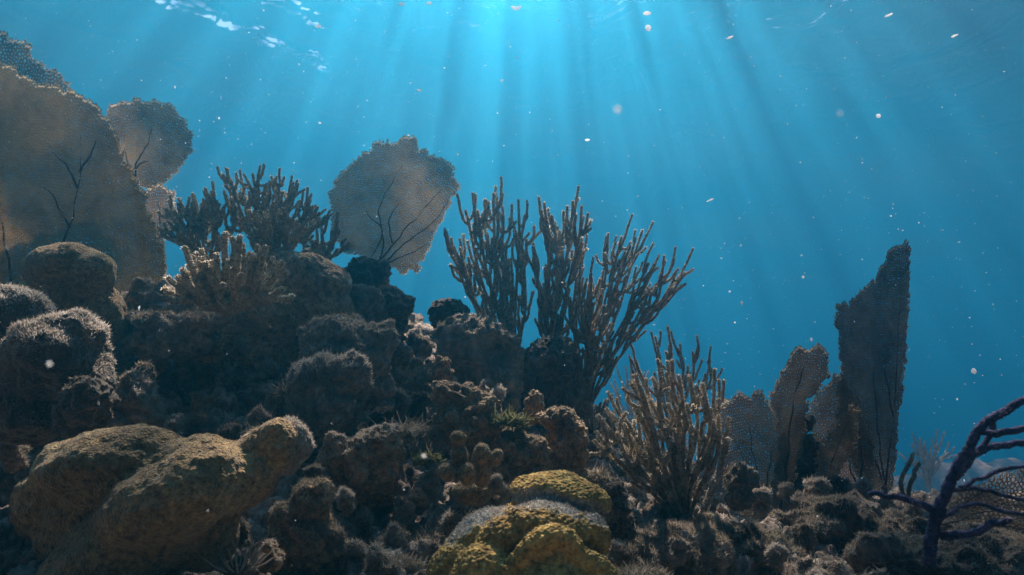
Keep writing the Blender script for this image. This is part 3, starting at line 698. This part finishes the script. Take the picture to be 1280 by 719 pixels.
rods('sea_whip', 'pair of short pale furry fingers beside the tall right fan', 'soft coral', 1.55, (1136,632),
     [[(1126,605),(1130,585),(1141,568)], [(1138,610),(1142,592),(1149,580)]], 3.0, nside=0, side_px=10, g_seed=12, mats=('rodpale','palefuzz'), fuzz=1.1, fprob=.9, dspread=.01)
rods('sea_whip', 'short thin fingers low behind the yellow brain coral near the bush', 'soft coral', 1.6, (742,560),
     [[(735,530),(720,500)], [(742,525),(738,505)], [(748,530),(757,500)], [(738,535),(712,515)]], 2.2, nside=3, side_px=22, g_seed=13)
for nm, lb, dd, bs, lm, gs in [
    ('sea_rod', 'faint distant gorgonian right of the tall sea fan', 5.5, (1160,612), [[(1150,580),(1140,556)],[(1158,580),(1156,552)],[(1164,580),(1172,556)],[(1168,585),(1186,566)],[(1155,590),(1132,575)]], 14),
    ('sea_rod', 'faint distant gorgonian between the leaning bush and wispy gorgonian', 4.6, (790,560), [[(785,500),(772,462)],[(790,495),(788,455)],[(795,500),(804,468)],[(798,505),(815,490)],[(783,515),(764,495)]], 15)]:
    rods(nm, lb, 'soft coral', dd, bs, lm, 1.5, nside=5, side_px=26, g_seed=gs, seg=5, fuzz=0, dspread=.25)

# dark purple branching coral at the right edge
def purple():
    g = np.random.default_rng(77); d = 0.80; k = d/FPX
    org = np.array(at(1172,690,d)); root = thing('branching_coral', 'dark purple thick-branched coral reaching in from the right edge', 'soft coral', org)
    for pts, r in [([(1160,706,0),(1168,660,0),(1180,622,0),(1200,578,0),(1228,534,0),(1266,508,0),(1320,486,0)], [10,9.5,8.5,8,7,6.5,6]),
                   ([(1226,540,0),(1255,541,-.02),(1300,528,-.03)], [6,5.5,5]), ([(1194,596,0),(1222,566,.02),(1260,556,.03),(1310,552,.03)], [6.5,6,5.5,5]),
                   ([(1240,520,0),(1236,545,.02),(1218,568,.02)], [5,4.5,4.5]),
                   ([(1178,648,0),(1150,628,.01),(1120,622,.03),(1088,617,.04)], [6.5,6,5.5,4]), ([(1176,670,0),(1210,668,-.02),(1245,656,-.04),(1262,650,-.05)], [7,6,5.5,4]),
                   ([(1190,612,0),(1225,612,.03),(1265,622,.04),(1310,628,.04)], [4,3.2,3,3]), ([(1200,610,.01),(1240,592,.03),(1300,580,.04)], [3.4,3,3]), ([(1178,645,0),(1215,630,.03),(1260,640,.05),(1310,650,.05)], [3.6,3,3,3])]:
        P = [np.array(at(*(p[0],p[1],d+p[2]))) for p in pts]; S_ = spline(P, 3*len(P)); S_[1:-1] += g.normal(size=S_[1:-1].shape)*.0009; P = list(S_)
        tube_obj('branch', root, org, [tube(P, [q*k*.76 for q in r], seg=14, g=g, bump=.10, fuzz=.0014, fprob=.7, step=3*k)], [M['roddark'], M['rodshag']])
purple()

# ------------------------------------------------------------------ sea fans
def inside(P, poly):
    x, y = P[:,0], P[:,1]; c = np.zeros(len(P), bool); n_ = len(poly)
    for i_ in range(n_):
        x1, y1 = poly[i_]; x2, y2 = poly[(i_+1) % n_]
        hit = ((y1 > y) != (y2 > y)) & (x < (x2-x1)*(y-y1)/((y2-y1) if y2 != y1 else 1e-9) + x1)
        c ^= hit
    return c
def fan(label, d, poly, base, cell, veins=(), wid=0.42, tiltx=0.0, tilty=0.0, bulge=0.02, mt='fan', seed=0, stretch=1.5, stem=None, grp=None, vr=2.2, edge=1.0):
    g = np.random.default_rng(900+seed); poly = [tuple(map(float,p)) for p in poly]
    A = np.array(poly); bx, by = base
    def to3(P):
        P = np.asarray(P, float).reshape(-1,2)
        Q3 = np.column_stack([P*1.0, np.zeros(len(P))])
        dd = d + tiltx*(P[:,0]-bx)*d/FPX + tilty*(by-P[:,1])*d/FPX + bulge*pn(Q3, 90, seed) + bulge*.3*pn(Q3, 30, seed+2)
        x = (P[:,0]-640)/FPX*dd; u = (359.5-P[:,1])/FPX*dd; c_, s_ = math.cos(PITCH), math.sin(PITCH)
        return np.column_stack([x, dd*c_-u*s_, dd*s_+u*c_])
    # seeds on jittered rings round the base, stretched outwards
    rmax = np.hypot(A[:,0]-bx, A[:,1]-by).max() + 3*cell
    a1 = np.arctan2(A[:,0]-bx, by-A[:,1]); amin, amax = a1.min()-.1, a1.max()+.1
    pts = []; r_ = cell; k_ = 0; dr = cell*math.sqrt(stretch)*.87; da = cell/math.sqrt(stretch)
    while r_ < rmax:
        n_ = max(3, int((amax-amin)*r_/da)); a = amin + (np.arange(n_)+.5*(k_%2)+g.normal(size=n_)*.2)*(amax-amin)/n_
        rr = r_ + g.normal(size=n_)*dr*.2
        pts.append(np.column_stack([bx+np.sin(a)*rr, by-np.cos(a)*rr])); r_ += dr; k_ += 1
    P = np.vstack(pts)
    J = P + cell*1.4*edge*np.column_stack([pn(np.column_stack([P, 0*P[:,0]]), 11, seed+5), pn(np.column_stack([P, 0*P[:,0]]), 11, seed+6)])
    mg = inside(J, poly)
    # keep a margin ring of seeds so that border cells are closed
    near = np.zeros(len(P), bool)
    for s_ in ((3,0),(-3,0),(0,3),(0,-3)): near |= inside(P + np.array(s_)*cell, poly)
    use = mg | near; P = P[use]; mg = mg[use]
    res = geometry.delaunay_2d_cdt([Vector(p) for p in P], [], [], 0, 1e-4)
    vv = np.array([v[:] for v in res[0]]); tris = np.array(res[2]); orig = res[3]
    ins = np.array([mg[o_[0]] if len(o_) else False for o_ in orig])
    # elongated cells: dual nodes at triangle centroids
    cen = vv[tris].mean(1)
    around = [[] for _ in range(len(vv))]
    for ti, tr in enumerate(tris):
        for v_ in tr: around[v_].append(ti)
    used = {}; ridge = []; inner = []; faces = []; tot = []
    cells = []
    for vi in np.where(ins)[0]:
        ts = around[vi]
        if len(ts) < 4: continue
        ctr = cen[ts].mean(0); an = np.arctan2(cen[ts][:,1]-vv[vi][1], cen[ts][:,0]-vv[vi][0])
        o_ = np.argsort(an); ts = [ts[q] for q in o_]
        q = cen[ts]
        ar = 0.5*abs(np.dot(q[:,0], np.roll(q[:,1],1)) - np.dot(q[:,1], np.roll(q[:,0],1)))
        if ar > cell*cell*4: continue
        cells.append((ts, ctr, q))
    ridx = {}
    R2 = []
    for ts, ctr, q in cells:
        for t_ in ts:
            if t_ not in ridx: ridx[t_] = len(R2); R2.append(cen[t_])
    nr = len(R2); I2 = []; w_ = wid*cell*.5
    for ts, ctr, q in cells:
        k0 = len(I2); m_ = len(ts)
        rad = np.linalg.norm(q-ctr, axis=1).mean()
        f_ = float(np.clip(1 - wid*.84 + .09*g.normal(), .1, .6))
        for p in q: I2.append(ctr + (p-ctr)*f_)
        for j_ in range(m_):
            a, b = ridx[ts[j_]], ridx[ts[(j_+1) % m_]]; ia, ib = 2*nr+k0+j_, 2*nr+k0+(j_+1) % m_
            faces += [a, b, ib, ia, nr+b, nr+a, ia, ib]; tot += [4, 4]
    # frayed tips round the border
    cnt = {}
    for ts, _, q in cells:
        for j_ in range(len(ts)):
            e = (ts[j_], ts[(j_+1) % len(ts)]); e = (min(e), max(e)); cnt[e] = cnt.get(e, 0) + 1
    R2 = np.array(R2); I2 = np.array(I2)
    tips = []
    for (a, b), c_ in cnt.items():
        if c_ == 1:
            for q in (a, b):
                if g.random() < .55:
                    p = cen[q]; dr_ = p - np.array(base); dr_ = dr_/np.linalg.norm(dr_)
                    cc = A.mean(0); o2 = p-cc; o2 /= np.linalg.norm(o2)+1e-9
                    dr_ = dr_*.5+o2+g.normal(size=2)*.35; dr_ /= np.linalg.norm(dr_)
                    L_ = cell*(.5+.9*g.random()); sd_ = np.array([-dr_[1], dr_[0]])*w_*.8
                    tips.append((ridx[q], p+sd_, p-sd_, p+dr_*L_))
    org = np.array(at(base[0], base[1], d)) if stem is None else np.array(at(*stem[-1]))
    R3 = to3(R2); I3 = to3(I2)
    fw = np.array([0, math.cos(PITCH), math.sin(PITCH)]); h = w_*.8*d/FPX
    V = np.vstack([R3 - fw*h, R3 + fw*h, I3]); 
    if tips:
        T3 = to3(np.array([[a[1], a[2], a[3]] for a in tips]).reshape(-1,2)); o_ = len(V); V = np.vstack([V, T3])
        for q, tp in enumerate(tips):
            faces += [tp[0], o_+3*q, o_+3*q+2, tp[0], o_+3*q+2, o_+3*q+1]; tot += [3, 3]
    root = thing('sea_fan', label, 'sea fan', org, grp)
    link('net', mesh_np('net', V-org, faces, np.array(tot)), M[mt], parent=root, smooth=False)
    for vn in veins:
        P3 = to3(np.array(vn)); n_ = len(vn)
        r_ = np.linspace(vr, .5, n_)*.5*d/FPX; P3 = spline(P3, n_*3); P3 = P3 + .5*cell*d/FPX*1.6*np.column_stack([pn(P3,.03,seed), 0*P3[:,0], pn(P3,.03,seed+1)]); r_ = np.interp(np.linspace(0,1,n_*3), np.linspace(0,1,n_), r_)
        tube_obj('rib', root, org, [tube(P3 - fw*h*1.1, r_, seg=8, g=g, bump=.05)], [M['vein']])
    if stem:
        P3 = [np.array(at(*p)) for p in stem]
        tube_obj('stalk', root, org, [tube(P3, np.linspace(vr*1.3, vr*2.2, len(stem))*d/FPX, seg=10, g=g, bump=.05, tip=False)], [M['vein']])
    return root
def z4(l): return [(380+a/3.596, 160+b/3.596) for a, b in l]
fan('huge sea fan filling the upper left with the dome coral in front', 1.72,
    [(-120,40),(-40,62),(0,78),(20,88),(40,102),(75,112),(100,118),(122,135),(140,160),(150,180),(152,200),(165,215),(172,232),(184,245),(182,262),(192,280),(200,300),(208,330),(200,352),(150,365),(100,365),(40,368),(-60,370),(-130,370)],
    (50,400), 3.2, [[(18,375),(12,330),(4,290),(0,250),(-4,225)], [(75,345),(80,305),(92,270),(100,225),(102,170)], [(98,235),(82,205),(66,190)], [(88,285),(70,250),(55,235)], [(100,215),(115,190),(120,175)]],
    wid=.93, tiltx=.25, stretch=2.0, seed=1, stem=[(50,372,1.72),(55,395,1.68),(58,420,1.62)], vr=3.0)
fan('dark sea fan peeking over the huge fan at the top left corner', 2.1,
    [(-90,20),(-20,38),(8,44),(20,52),(38,60),(40,74),(52,84),(70,90),(84,104),(92,116),(80,160),(40,200),(-90,200)], (0,330), 4.2, [[(10,200),(20,130),(30,90)]],
    wid=.75, mt='fandark', seed=2, stem=[(0,200,2.1),(0,300,2.1),(0,380,2.05)], vr=3)
fan('pale rounded sea fan behind the right edge of the huge fan', 2.15,
    [(133,132),(150,127),(175,126),(195,127),(212,134),(228,148),(238,164),(239,188),(230,206),(222,214),(208,226),(188,236),(172,228),(158,212),(148,195),(140,165)], (170,236), 2.9,
    [[(168,222),(172,205),(180,190),(186,175),(190,160)], [(170,212),(180,203),(188,200)], [(168,222),(160,205),(156,185)]], wid=.84, stretch=2.0, seed=3, stem=[(169,226,2.15),(178,300,2.1),(185,380,2.0)], vr=2.4)
fan('small dark sea fan below the pale rounded fan', 2.45,
    [(184,236),(196,232),(208,234),(217,246),(219,262),(217,280),(210,296),(196,300),(182,290),(176,262)], (200,318), 3.2, [[(200,300),(200,270),(198,250)]], wid=.8, mt='fandark', seed=4, stem=[(200,300,2.45),(204,340,2.35),(206,380,2.2)])
fan('broad beige sea fan standing alone at the centre against blue water', 2.0,
    z4([(115,300),(135,265),(150,230),(190,178),(222,165),(250,130),(290,105),(320,75),(350,72),(380,58),(410,72),(440,52),(490,30),(508,60),(508,98),(535,100),(553,92),(560,118),(600,130),(640,140),(680,175),(676,235),(692,280),(655,330),(630,380),(600,440),(570,500),(540,570),(510,640),(470,632),(440,650),(405,635),(370,628),(330,600),(260,575),(200,562),(150,520),(130,470),(125,430),(118,380),(124,340)]),
    (474,330), 2.7,
    [z4([(345,600),(355,500),(345,430),(335,380),(360,310),(400,240),(440,170)]), z4([(350,595),(420,500),(480,430),(560,340),(620,280)]), z4([(365,605),(440,530),(520,470),(600,410),(650,330)]),
     z4([(355,618),(430,585),(490,560),(560,520)]), z4([(350,440),(310,420),(280,370)]), z4([(352,480),(325,540),(300,580)]), z4([(400,520),(380,440),(400,380),(430,340)])],
    wid=.80, stretch=1.8, seed=5, tiltx=-.15, stem=[(474,326,2.0),(473,345,1.98),(472,375,1.97)], vr=2.2)
fan('tall narrow dark sea fan rising at the right', 1.75,
    [(1133,302),(1124,308),(1118,312),(1109,314),(1107,328),(1098,337),(1096,348),(1087,352),(1080,360),(1072,372),(1066,376),(1063,386),(1053,378),(1047,382),(1046,402),(1049,430),(1052,455),(1050,480),(1048,520),(1058,560),(1072,590),(1092,612),(1114,612),(1118,570),(1121,530),(1126,490),(1131,440),(1134,400),(1136,350),(1137,312)],
    (1106,622), 3.0, [[(1106,615),(1112,560),(1118,500),(1122,420),(1126,350)], [(1105,600),(1098,540),(1092,470),(1088,400)], [(1102,600),(1085,550),(1072,500),(1062,450)], [(1116,520),(1106,460),(1104,400)]],
    wid=.92, mt='fanolive', edge=.5, tiltx=.5, seed=6, stem=[(1106,608,1.75),(1105,625,1.72),(1104,645,1.65)], vr=2.4)
fan('narrow upright sea fan with ragged crown left of the ledge stacked rock', 1.5,
    [(1000,434),(1010,438),(1018,432),(1036,444),(1034,458),(1038,470),(1026,482),(1018,492),(1008,500),(1004,540),(996,580),(990,615),(980,640),(962,642),(966,600),(972,560),(970,520),(962,500),(970,478),(982,462),(988,446)],
    (972,655), 3.2, [[(972,645),(982,590),(988,530),(996,480),(1010,450)]], wid=.9, mt='fandark', seed=7, tiltx=.6, stem=[(973,640,1.5),(972,655,1.48),(970,680,1.42)], vr=4)
fan('wide meshed brown sea fan between the foreground bush and the ragged fan', 1.55,
    [(894,506),(904,498),(914,502),(926,490),(938,500),(948,490),(958,498),(968,512),(978,540),(978,580),(972,620),(962,655),(938,655),(912,620),(902,590),(896,550)],
    (950,665), 3.3, [[(950,655),(948,600),(940,560),(936,530)], [(952,640),(960,590),(968,550)], [(948,620),(930,580),(918,550)]], wid=.80, mt='fandark', seed=8, stem=[(950,650,1.55),(952,670,1.45)], vr=2.2)
fan('open meshed sea fan at the foot of the tall narrow fan', 1.68,
    [(1012,512),(1022,492),(1034,480),(1046,468),(1058,480),(1070,500),(1082,530),(1092,570),(1090,612),(1066,606),(1040,590),(1022,560),(1014,540)],
    (1075,625), 3.3, [[(1072,612),(1058,570),(1046,530),(1040,500)], [(1076,600),(1076,560),(1066,520)]], wid=.80, mt='fandark', seed=9, stem=[(1074,610,1.68),(1076,640,1.6)])
fan('small dark leaf-shaped sea fan leaning over the ledge stacked rock', 1.45,
    [(1020,612),(1018,590),(1028,560),(1046,530),(1066,506),(1072,522),(1070,548),(1056,580),(1040,606),(1030,618)], (1024,628), 3.6, [[(1024,618),(1040,575),(1062,525)]], wid=.85, mt='fandark', seed=10, stem=[(1024,615,1.45),(1022,640,1.3)])
fan('low dark sea fan behind the purple branches at the right edge', 1.25,
    [(1180,640),(1196,622),(1220,610),(1250,596),(1290,584),(1340,580),(1340,680),(1280,668),(1240,672),(1200,664)], (1170,662), 5.2, [[(1175,658),(1230,640),(1300,630)], [(1175,655),(1220,620),(1280,600)]], wid=.4, mt='fandark', seed=11, stem=[(1172,660,1.25),(1168,690,1.15)])

# ------------------------------------------------------------------ algae tufts
def tuft(name, label, px, py, d, w_px, h_px, n_, mt='turf', width=.0011, seed=0):
    g = np.random.default_rng(1300+seed); k = d/FPX; org = np.array(at(px, py, d))
    vs = []; F = []; T = []
    for b in range(n_*3):
        a = g.uniform(0, 2*math.pi); q = math.sqrt(g.random())*w_px*k*.5
        p = np.array([math.cos(a)*q, math.sin(a)*q*.6, -0.012 + .55*h_px*k*g.random()**.7*(1-(q/(w_px*k*.5))**2)])
        dr = np.array([math.cos(a)*.9*q/(w_px*k*.5), -.35+.5*math.sin(a), .55]) + g.normal(size=3)*.8; dr /= np.linalg.norm(dr)
        L_ = h_px*k*(.10+.30*g.random()**1.5); o = len(vs)
        sd_ = np.cross(dr, g.normal(size=3)); sd_ /= np.linalg.norm(sd_)
        bend = g.normal(size=3)*.9; S = 4
        for s_ in range(S):
            f_ = s_/(S-1); c = p + (dr + bend*f_*f_)*L_*f_; w_ = width*(1.1-.7*f_)
            vs += [c - sd_*w_, c + sd_*w_]
        for s_ in range(S-1): F += [o+2*s_, o+2*s_+1, o+2*s_+3, o+2*s_+2]; T.append(4)
    me = mesh_np(name, np.array(vs), F, np.array(T)); o = link(name, me, M[mt], loc=org, smooth=False)
    tag(o, label, 'algae'); return o
tuft('algae_tuft', 'reddish bushy algae tuft between ridged coral and wrinkled orange coral', 515, 540, 1.2, 70, 28, 600, seed=1)
tuft('algae_tuft', 'green algae tuft right of the wrinkled orange coral', 635, 522, 1.2, 44, 20, 260, 'greenturf', .0022, 2)
tuft('algae_tuft', 'greenish algae tuft beside the drooping lobes of the ridged coral', 535, 567, 1.12, 34, 16, 160, 'greenturf', .0019, 3)
tuft('algae_tuft', 'brown algae tuft left of the furry grey round coral', 368, 485, 1.3, 34, 26, 260, seed=4)
tuft('algae_tuft', 'pale algae tuft at the upper right of the golden lobed coral', 340, 530, 0.97, 60, 14, 300, 'turf', .0007, 5)
tuft('algae_tuft', 'brown algae tuft on the dead strip edge left of the brain coral', 500, 695, 0.9, 60, 16, 420, 'turf', .0008, 6)
tuft('algae_tuft', 'shaggy algae tuft at the bottom right of the brain coral', 800, 708, 0.85, 70, 18, 700, 'turf', .0008, 7)
tuft('algae_tuft', 'brown algae tuft below the large foreground finger bush', 850, 668, 1.1, 70, 16, 500, 'turf', .0009, 8)
tuft('algae_tuft', 'grey algae tuft between the arched coral and the finger bush', 745, 590, 1.2, 30, 18, 240, 'turf', .0008, 9)
tuft('algae_tuft', 'small algae tuft beside the hollow boulder coral at its left foot', 535, 470, 1.5, 44, 26, 300, seed=10)
def anemone():
    d = 0.82; k = d/FPX; org = np.array(at(298, 716, d)); g = np.random.default_rng(5)
    root = thing('anemone', 'small dark anemone with pale tentacle tips at the bottom edge', 'anemone', org)
    tube_obj('column', root, org, [tube([org-np.array([0,0,.02]), org+np.array([0,0,.004])], [.012,.014], seg=14, g=g)], [M['dark'], M['dark']])
    for i_ in range(46):
        a = i_*2.399; e = .35 + .9*(i_/46); q = .004+.010*(i_/46)
        p = org + np.array([math.cos(a)*q, math.sin(a)*q, .002]); dr = np.array([math.cos(a)*e, math.sin(a)*e, 1.1-.5*e]); L_ = 30*k*(.7+.4*g.random())
        tube_obj('tentacle', root, org, [tube([p, p+dr*L_*.5, p+dr*L_+np.array([0,0,.004])], [.0013,.0011,.0006], seg=6, g=g, step=.002)], [M['palefuzz'], M['palefuzz']])
anemone()

# ------------------------------------------------------------------ drifting matter
def specks():
    g = np.random.default_rng(42); bm = bmesh.new(); bmesh.ops.create_icosphere(bm, subdivisions=1, radius=1)
    sv = np.array([v.co[:] for v in bm.verts]); sf = np.array([[v.index for v in f.verts] for f in bm.faces]); bm.free()
    n_ = 5000; P = np.column_stack([g.uniform(-2.6,2.6,n_), g.uniform(.35,4.2,n_), g.uniform(-.4,2.6,n_)])
    r_ = np.exp(g.normal(size=n_)*.5)*.00042*np.clip(P[:,1],.5,2.2); st = 1+g.exponential(.4,size=(n_,3))
    V = (sv[None]*(r_[:,None]*st)[:,None,:] + P[:,None,:]).reshape(-1,3)
    F = (sf[None] + (np.arange(n_)*len(sv))[:,None,None]).ravel()
    o = link('marine_snow', mesh_np('snow', V, F, 3), M['snow']); o['kind'] = 'stuff'
specks()
FL = [(645,10,2.6,6,3,'crescent shaped pale fleck at the top edge centre'), (809,17,2.4,5,2.6,'pale fleck high right of centre, upper of two close together'), (810,35,2.2,3.6,4.4,'warm white fleck high right of centre, lower of two close together'),
      (502,5,2.5,4,2,'small bright fleck at the top edge above the central sea fan'), (536,4,2.5,3.4,2,'small bright fleck at the top edge left of the crescent one'), (524,113,2.0,3,1.6,'small pale fleck in the water above the central sea fan'),
      (1111,19,2.2,6,1.4,'thin slanted fleck at the top right'), (1193,45,2.2,5,1.2,'thin slanted fleck farthest right near the top'), (912,47,2.2,5,1.3,'flat bright fleck in the upper right third'),
      (1098,145,1.0,3,2.4,'rounded drifting fleck in the open water at right'), (1217,464,1.2,3.2,3.4,'pale round fleck low in the water at far right'), (888,250,1.4,5,1,'thin slanted fleck in the open water above the wispy gorgonian'),
      (734,175,2.0,3,1.4,'small flat fleck above the leaning finger bush'), (398,33,2.4,4,2,'small white fleck beneath the bright surface streak'),
      (772,137,.24,3.2,3.6,'blurred pale blob close to the lens in open water above the leaning bush'), (1050,142,.26,2.2,2.4,'faint blurred fleck close to the lens at upper right'), (62,455,.27,2.4,2.0,'blurred fleck in front of the large dark rounded coral at left'), (530,570,.35,2,2,'blurred fleck in front of the dark hollow at lower centre')]
for i_, (px, py, d, rx, ry, lb) in enumerate(FL):
    g = np.random.default_rng(60+i_); bm = bmesh.new(); bmesh.ops.create_icosphere(bm, subdivisions=3, radius=1)
    k = d/FPX; V = np.array([v.co[:] for v in bm.verts]); F = np.array([[v.index for v in f.verts] for f in bm.faces]); bm.free()
    V = V*(1+.28*fbm(V, .8, 2, i_))[:,None]
    if i_ == 0: V[:,2] += .9*V[:,0]**2 - .3
    V = V*np.array([rx*k, min(rx,ry)*k*.6, ry*k]); a = R(-25 if rx > 2.5*ry else 0); 
    V = V @ np.array([[math.cos(a),0,-math.sin(a)],[0,1,0],[math.sin(a),0,math.cos(a)]])
    o = link('drifting_fleck', mesh_np('fleck', V, F, 3), M['snow'], loc=at(px,py,d)); tag(o, lb, 'drifting fleck', 'flecks drifting in the water')
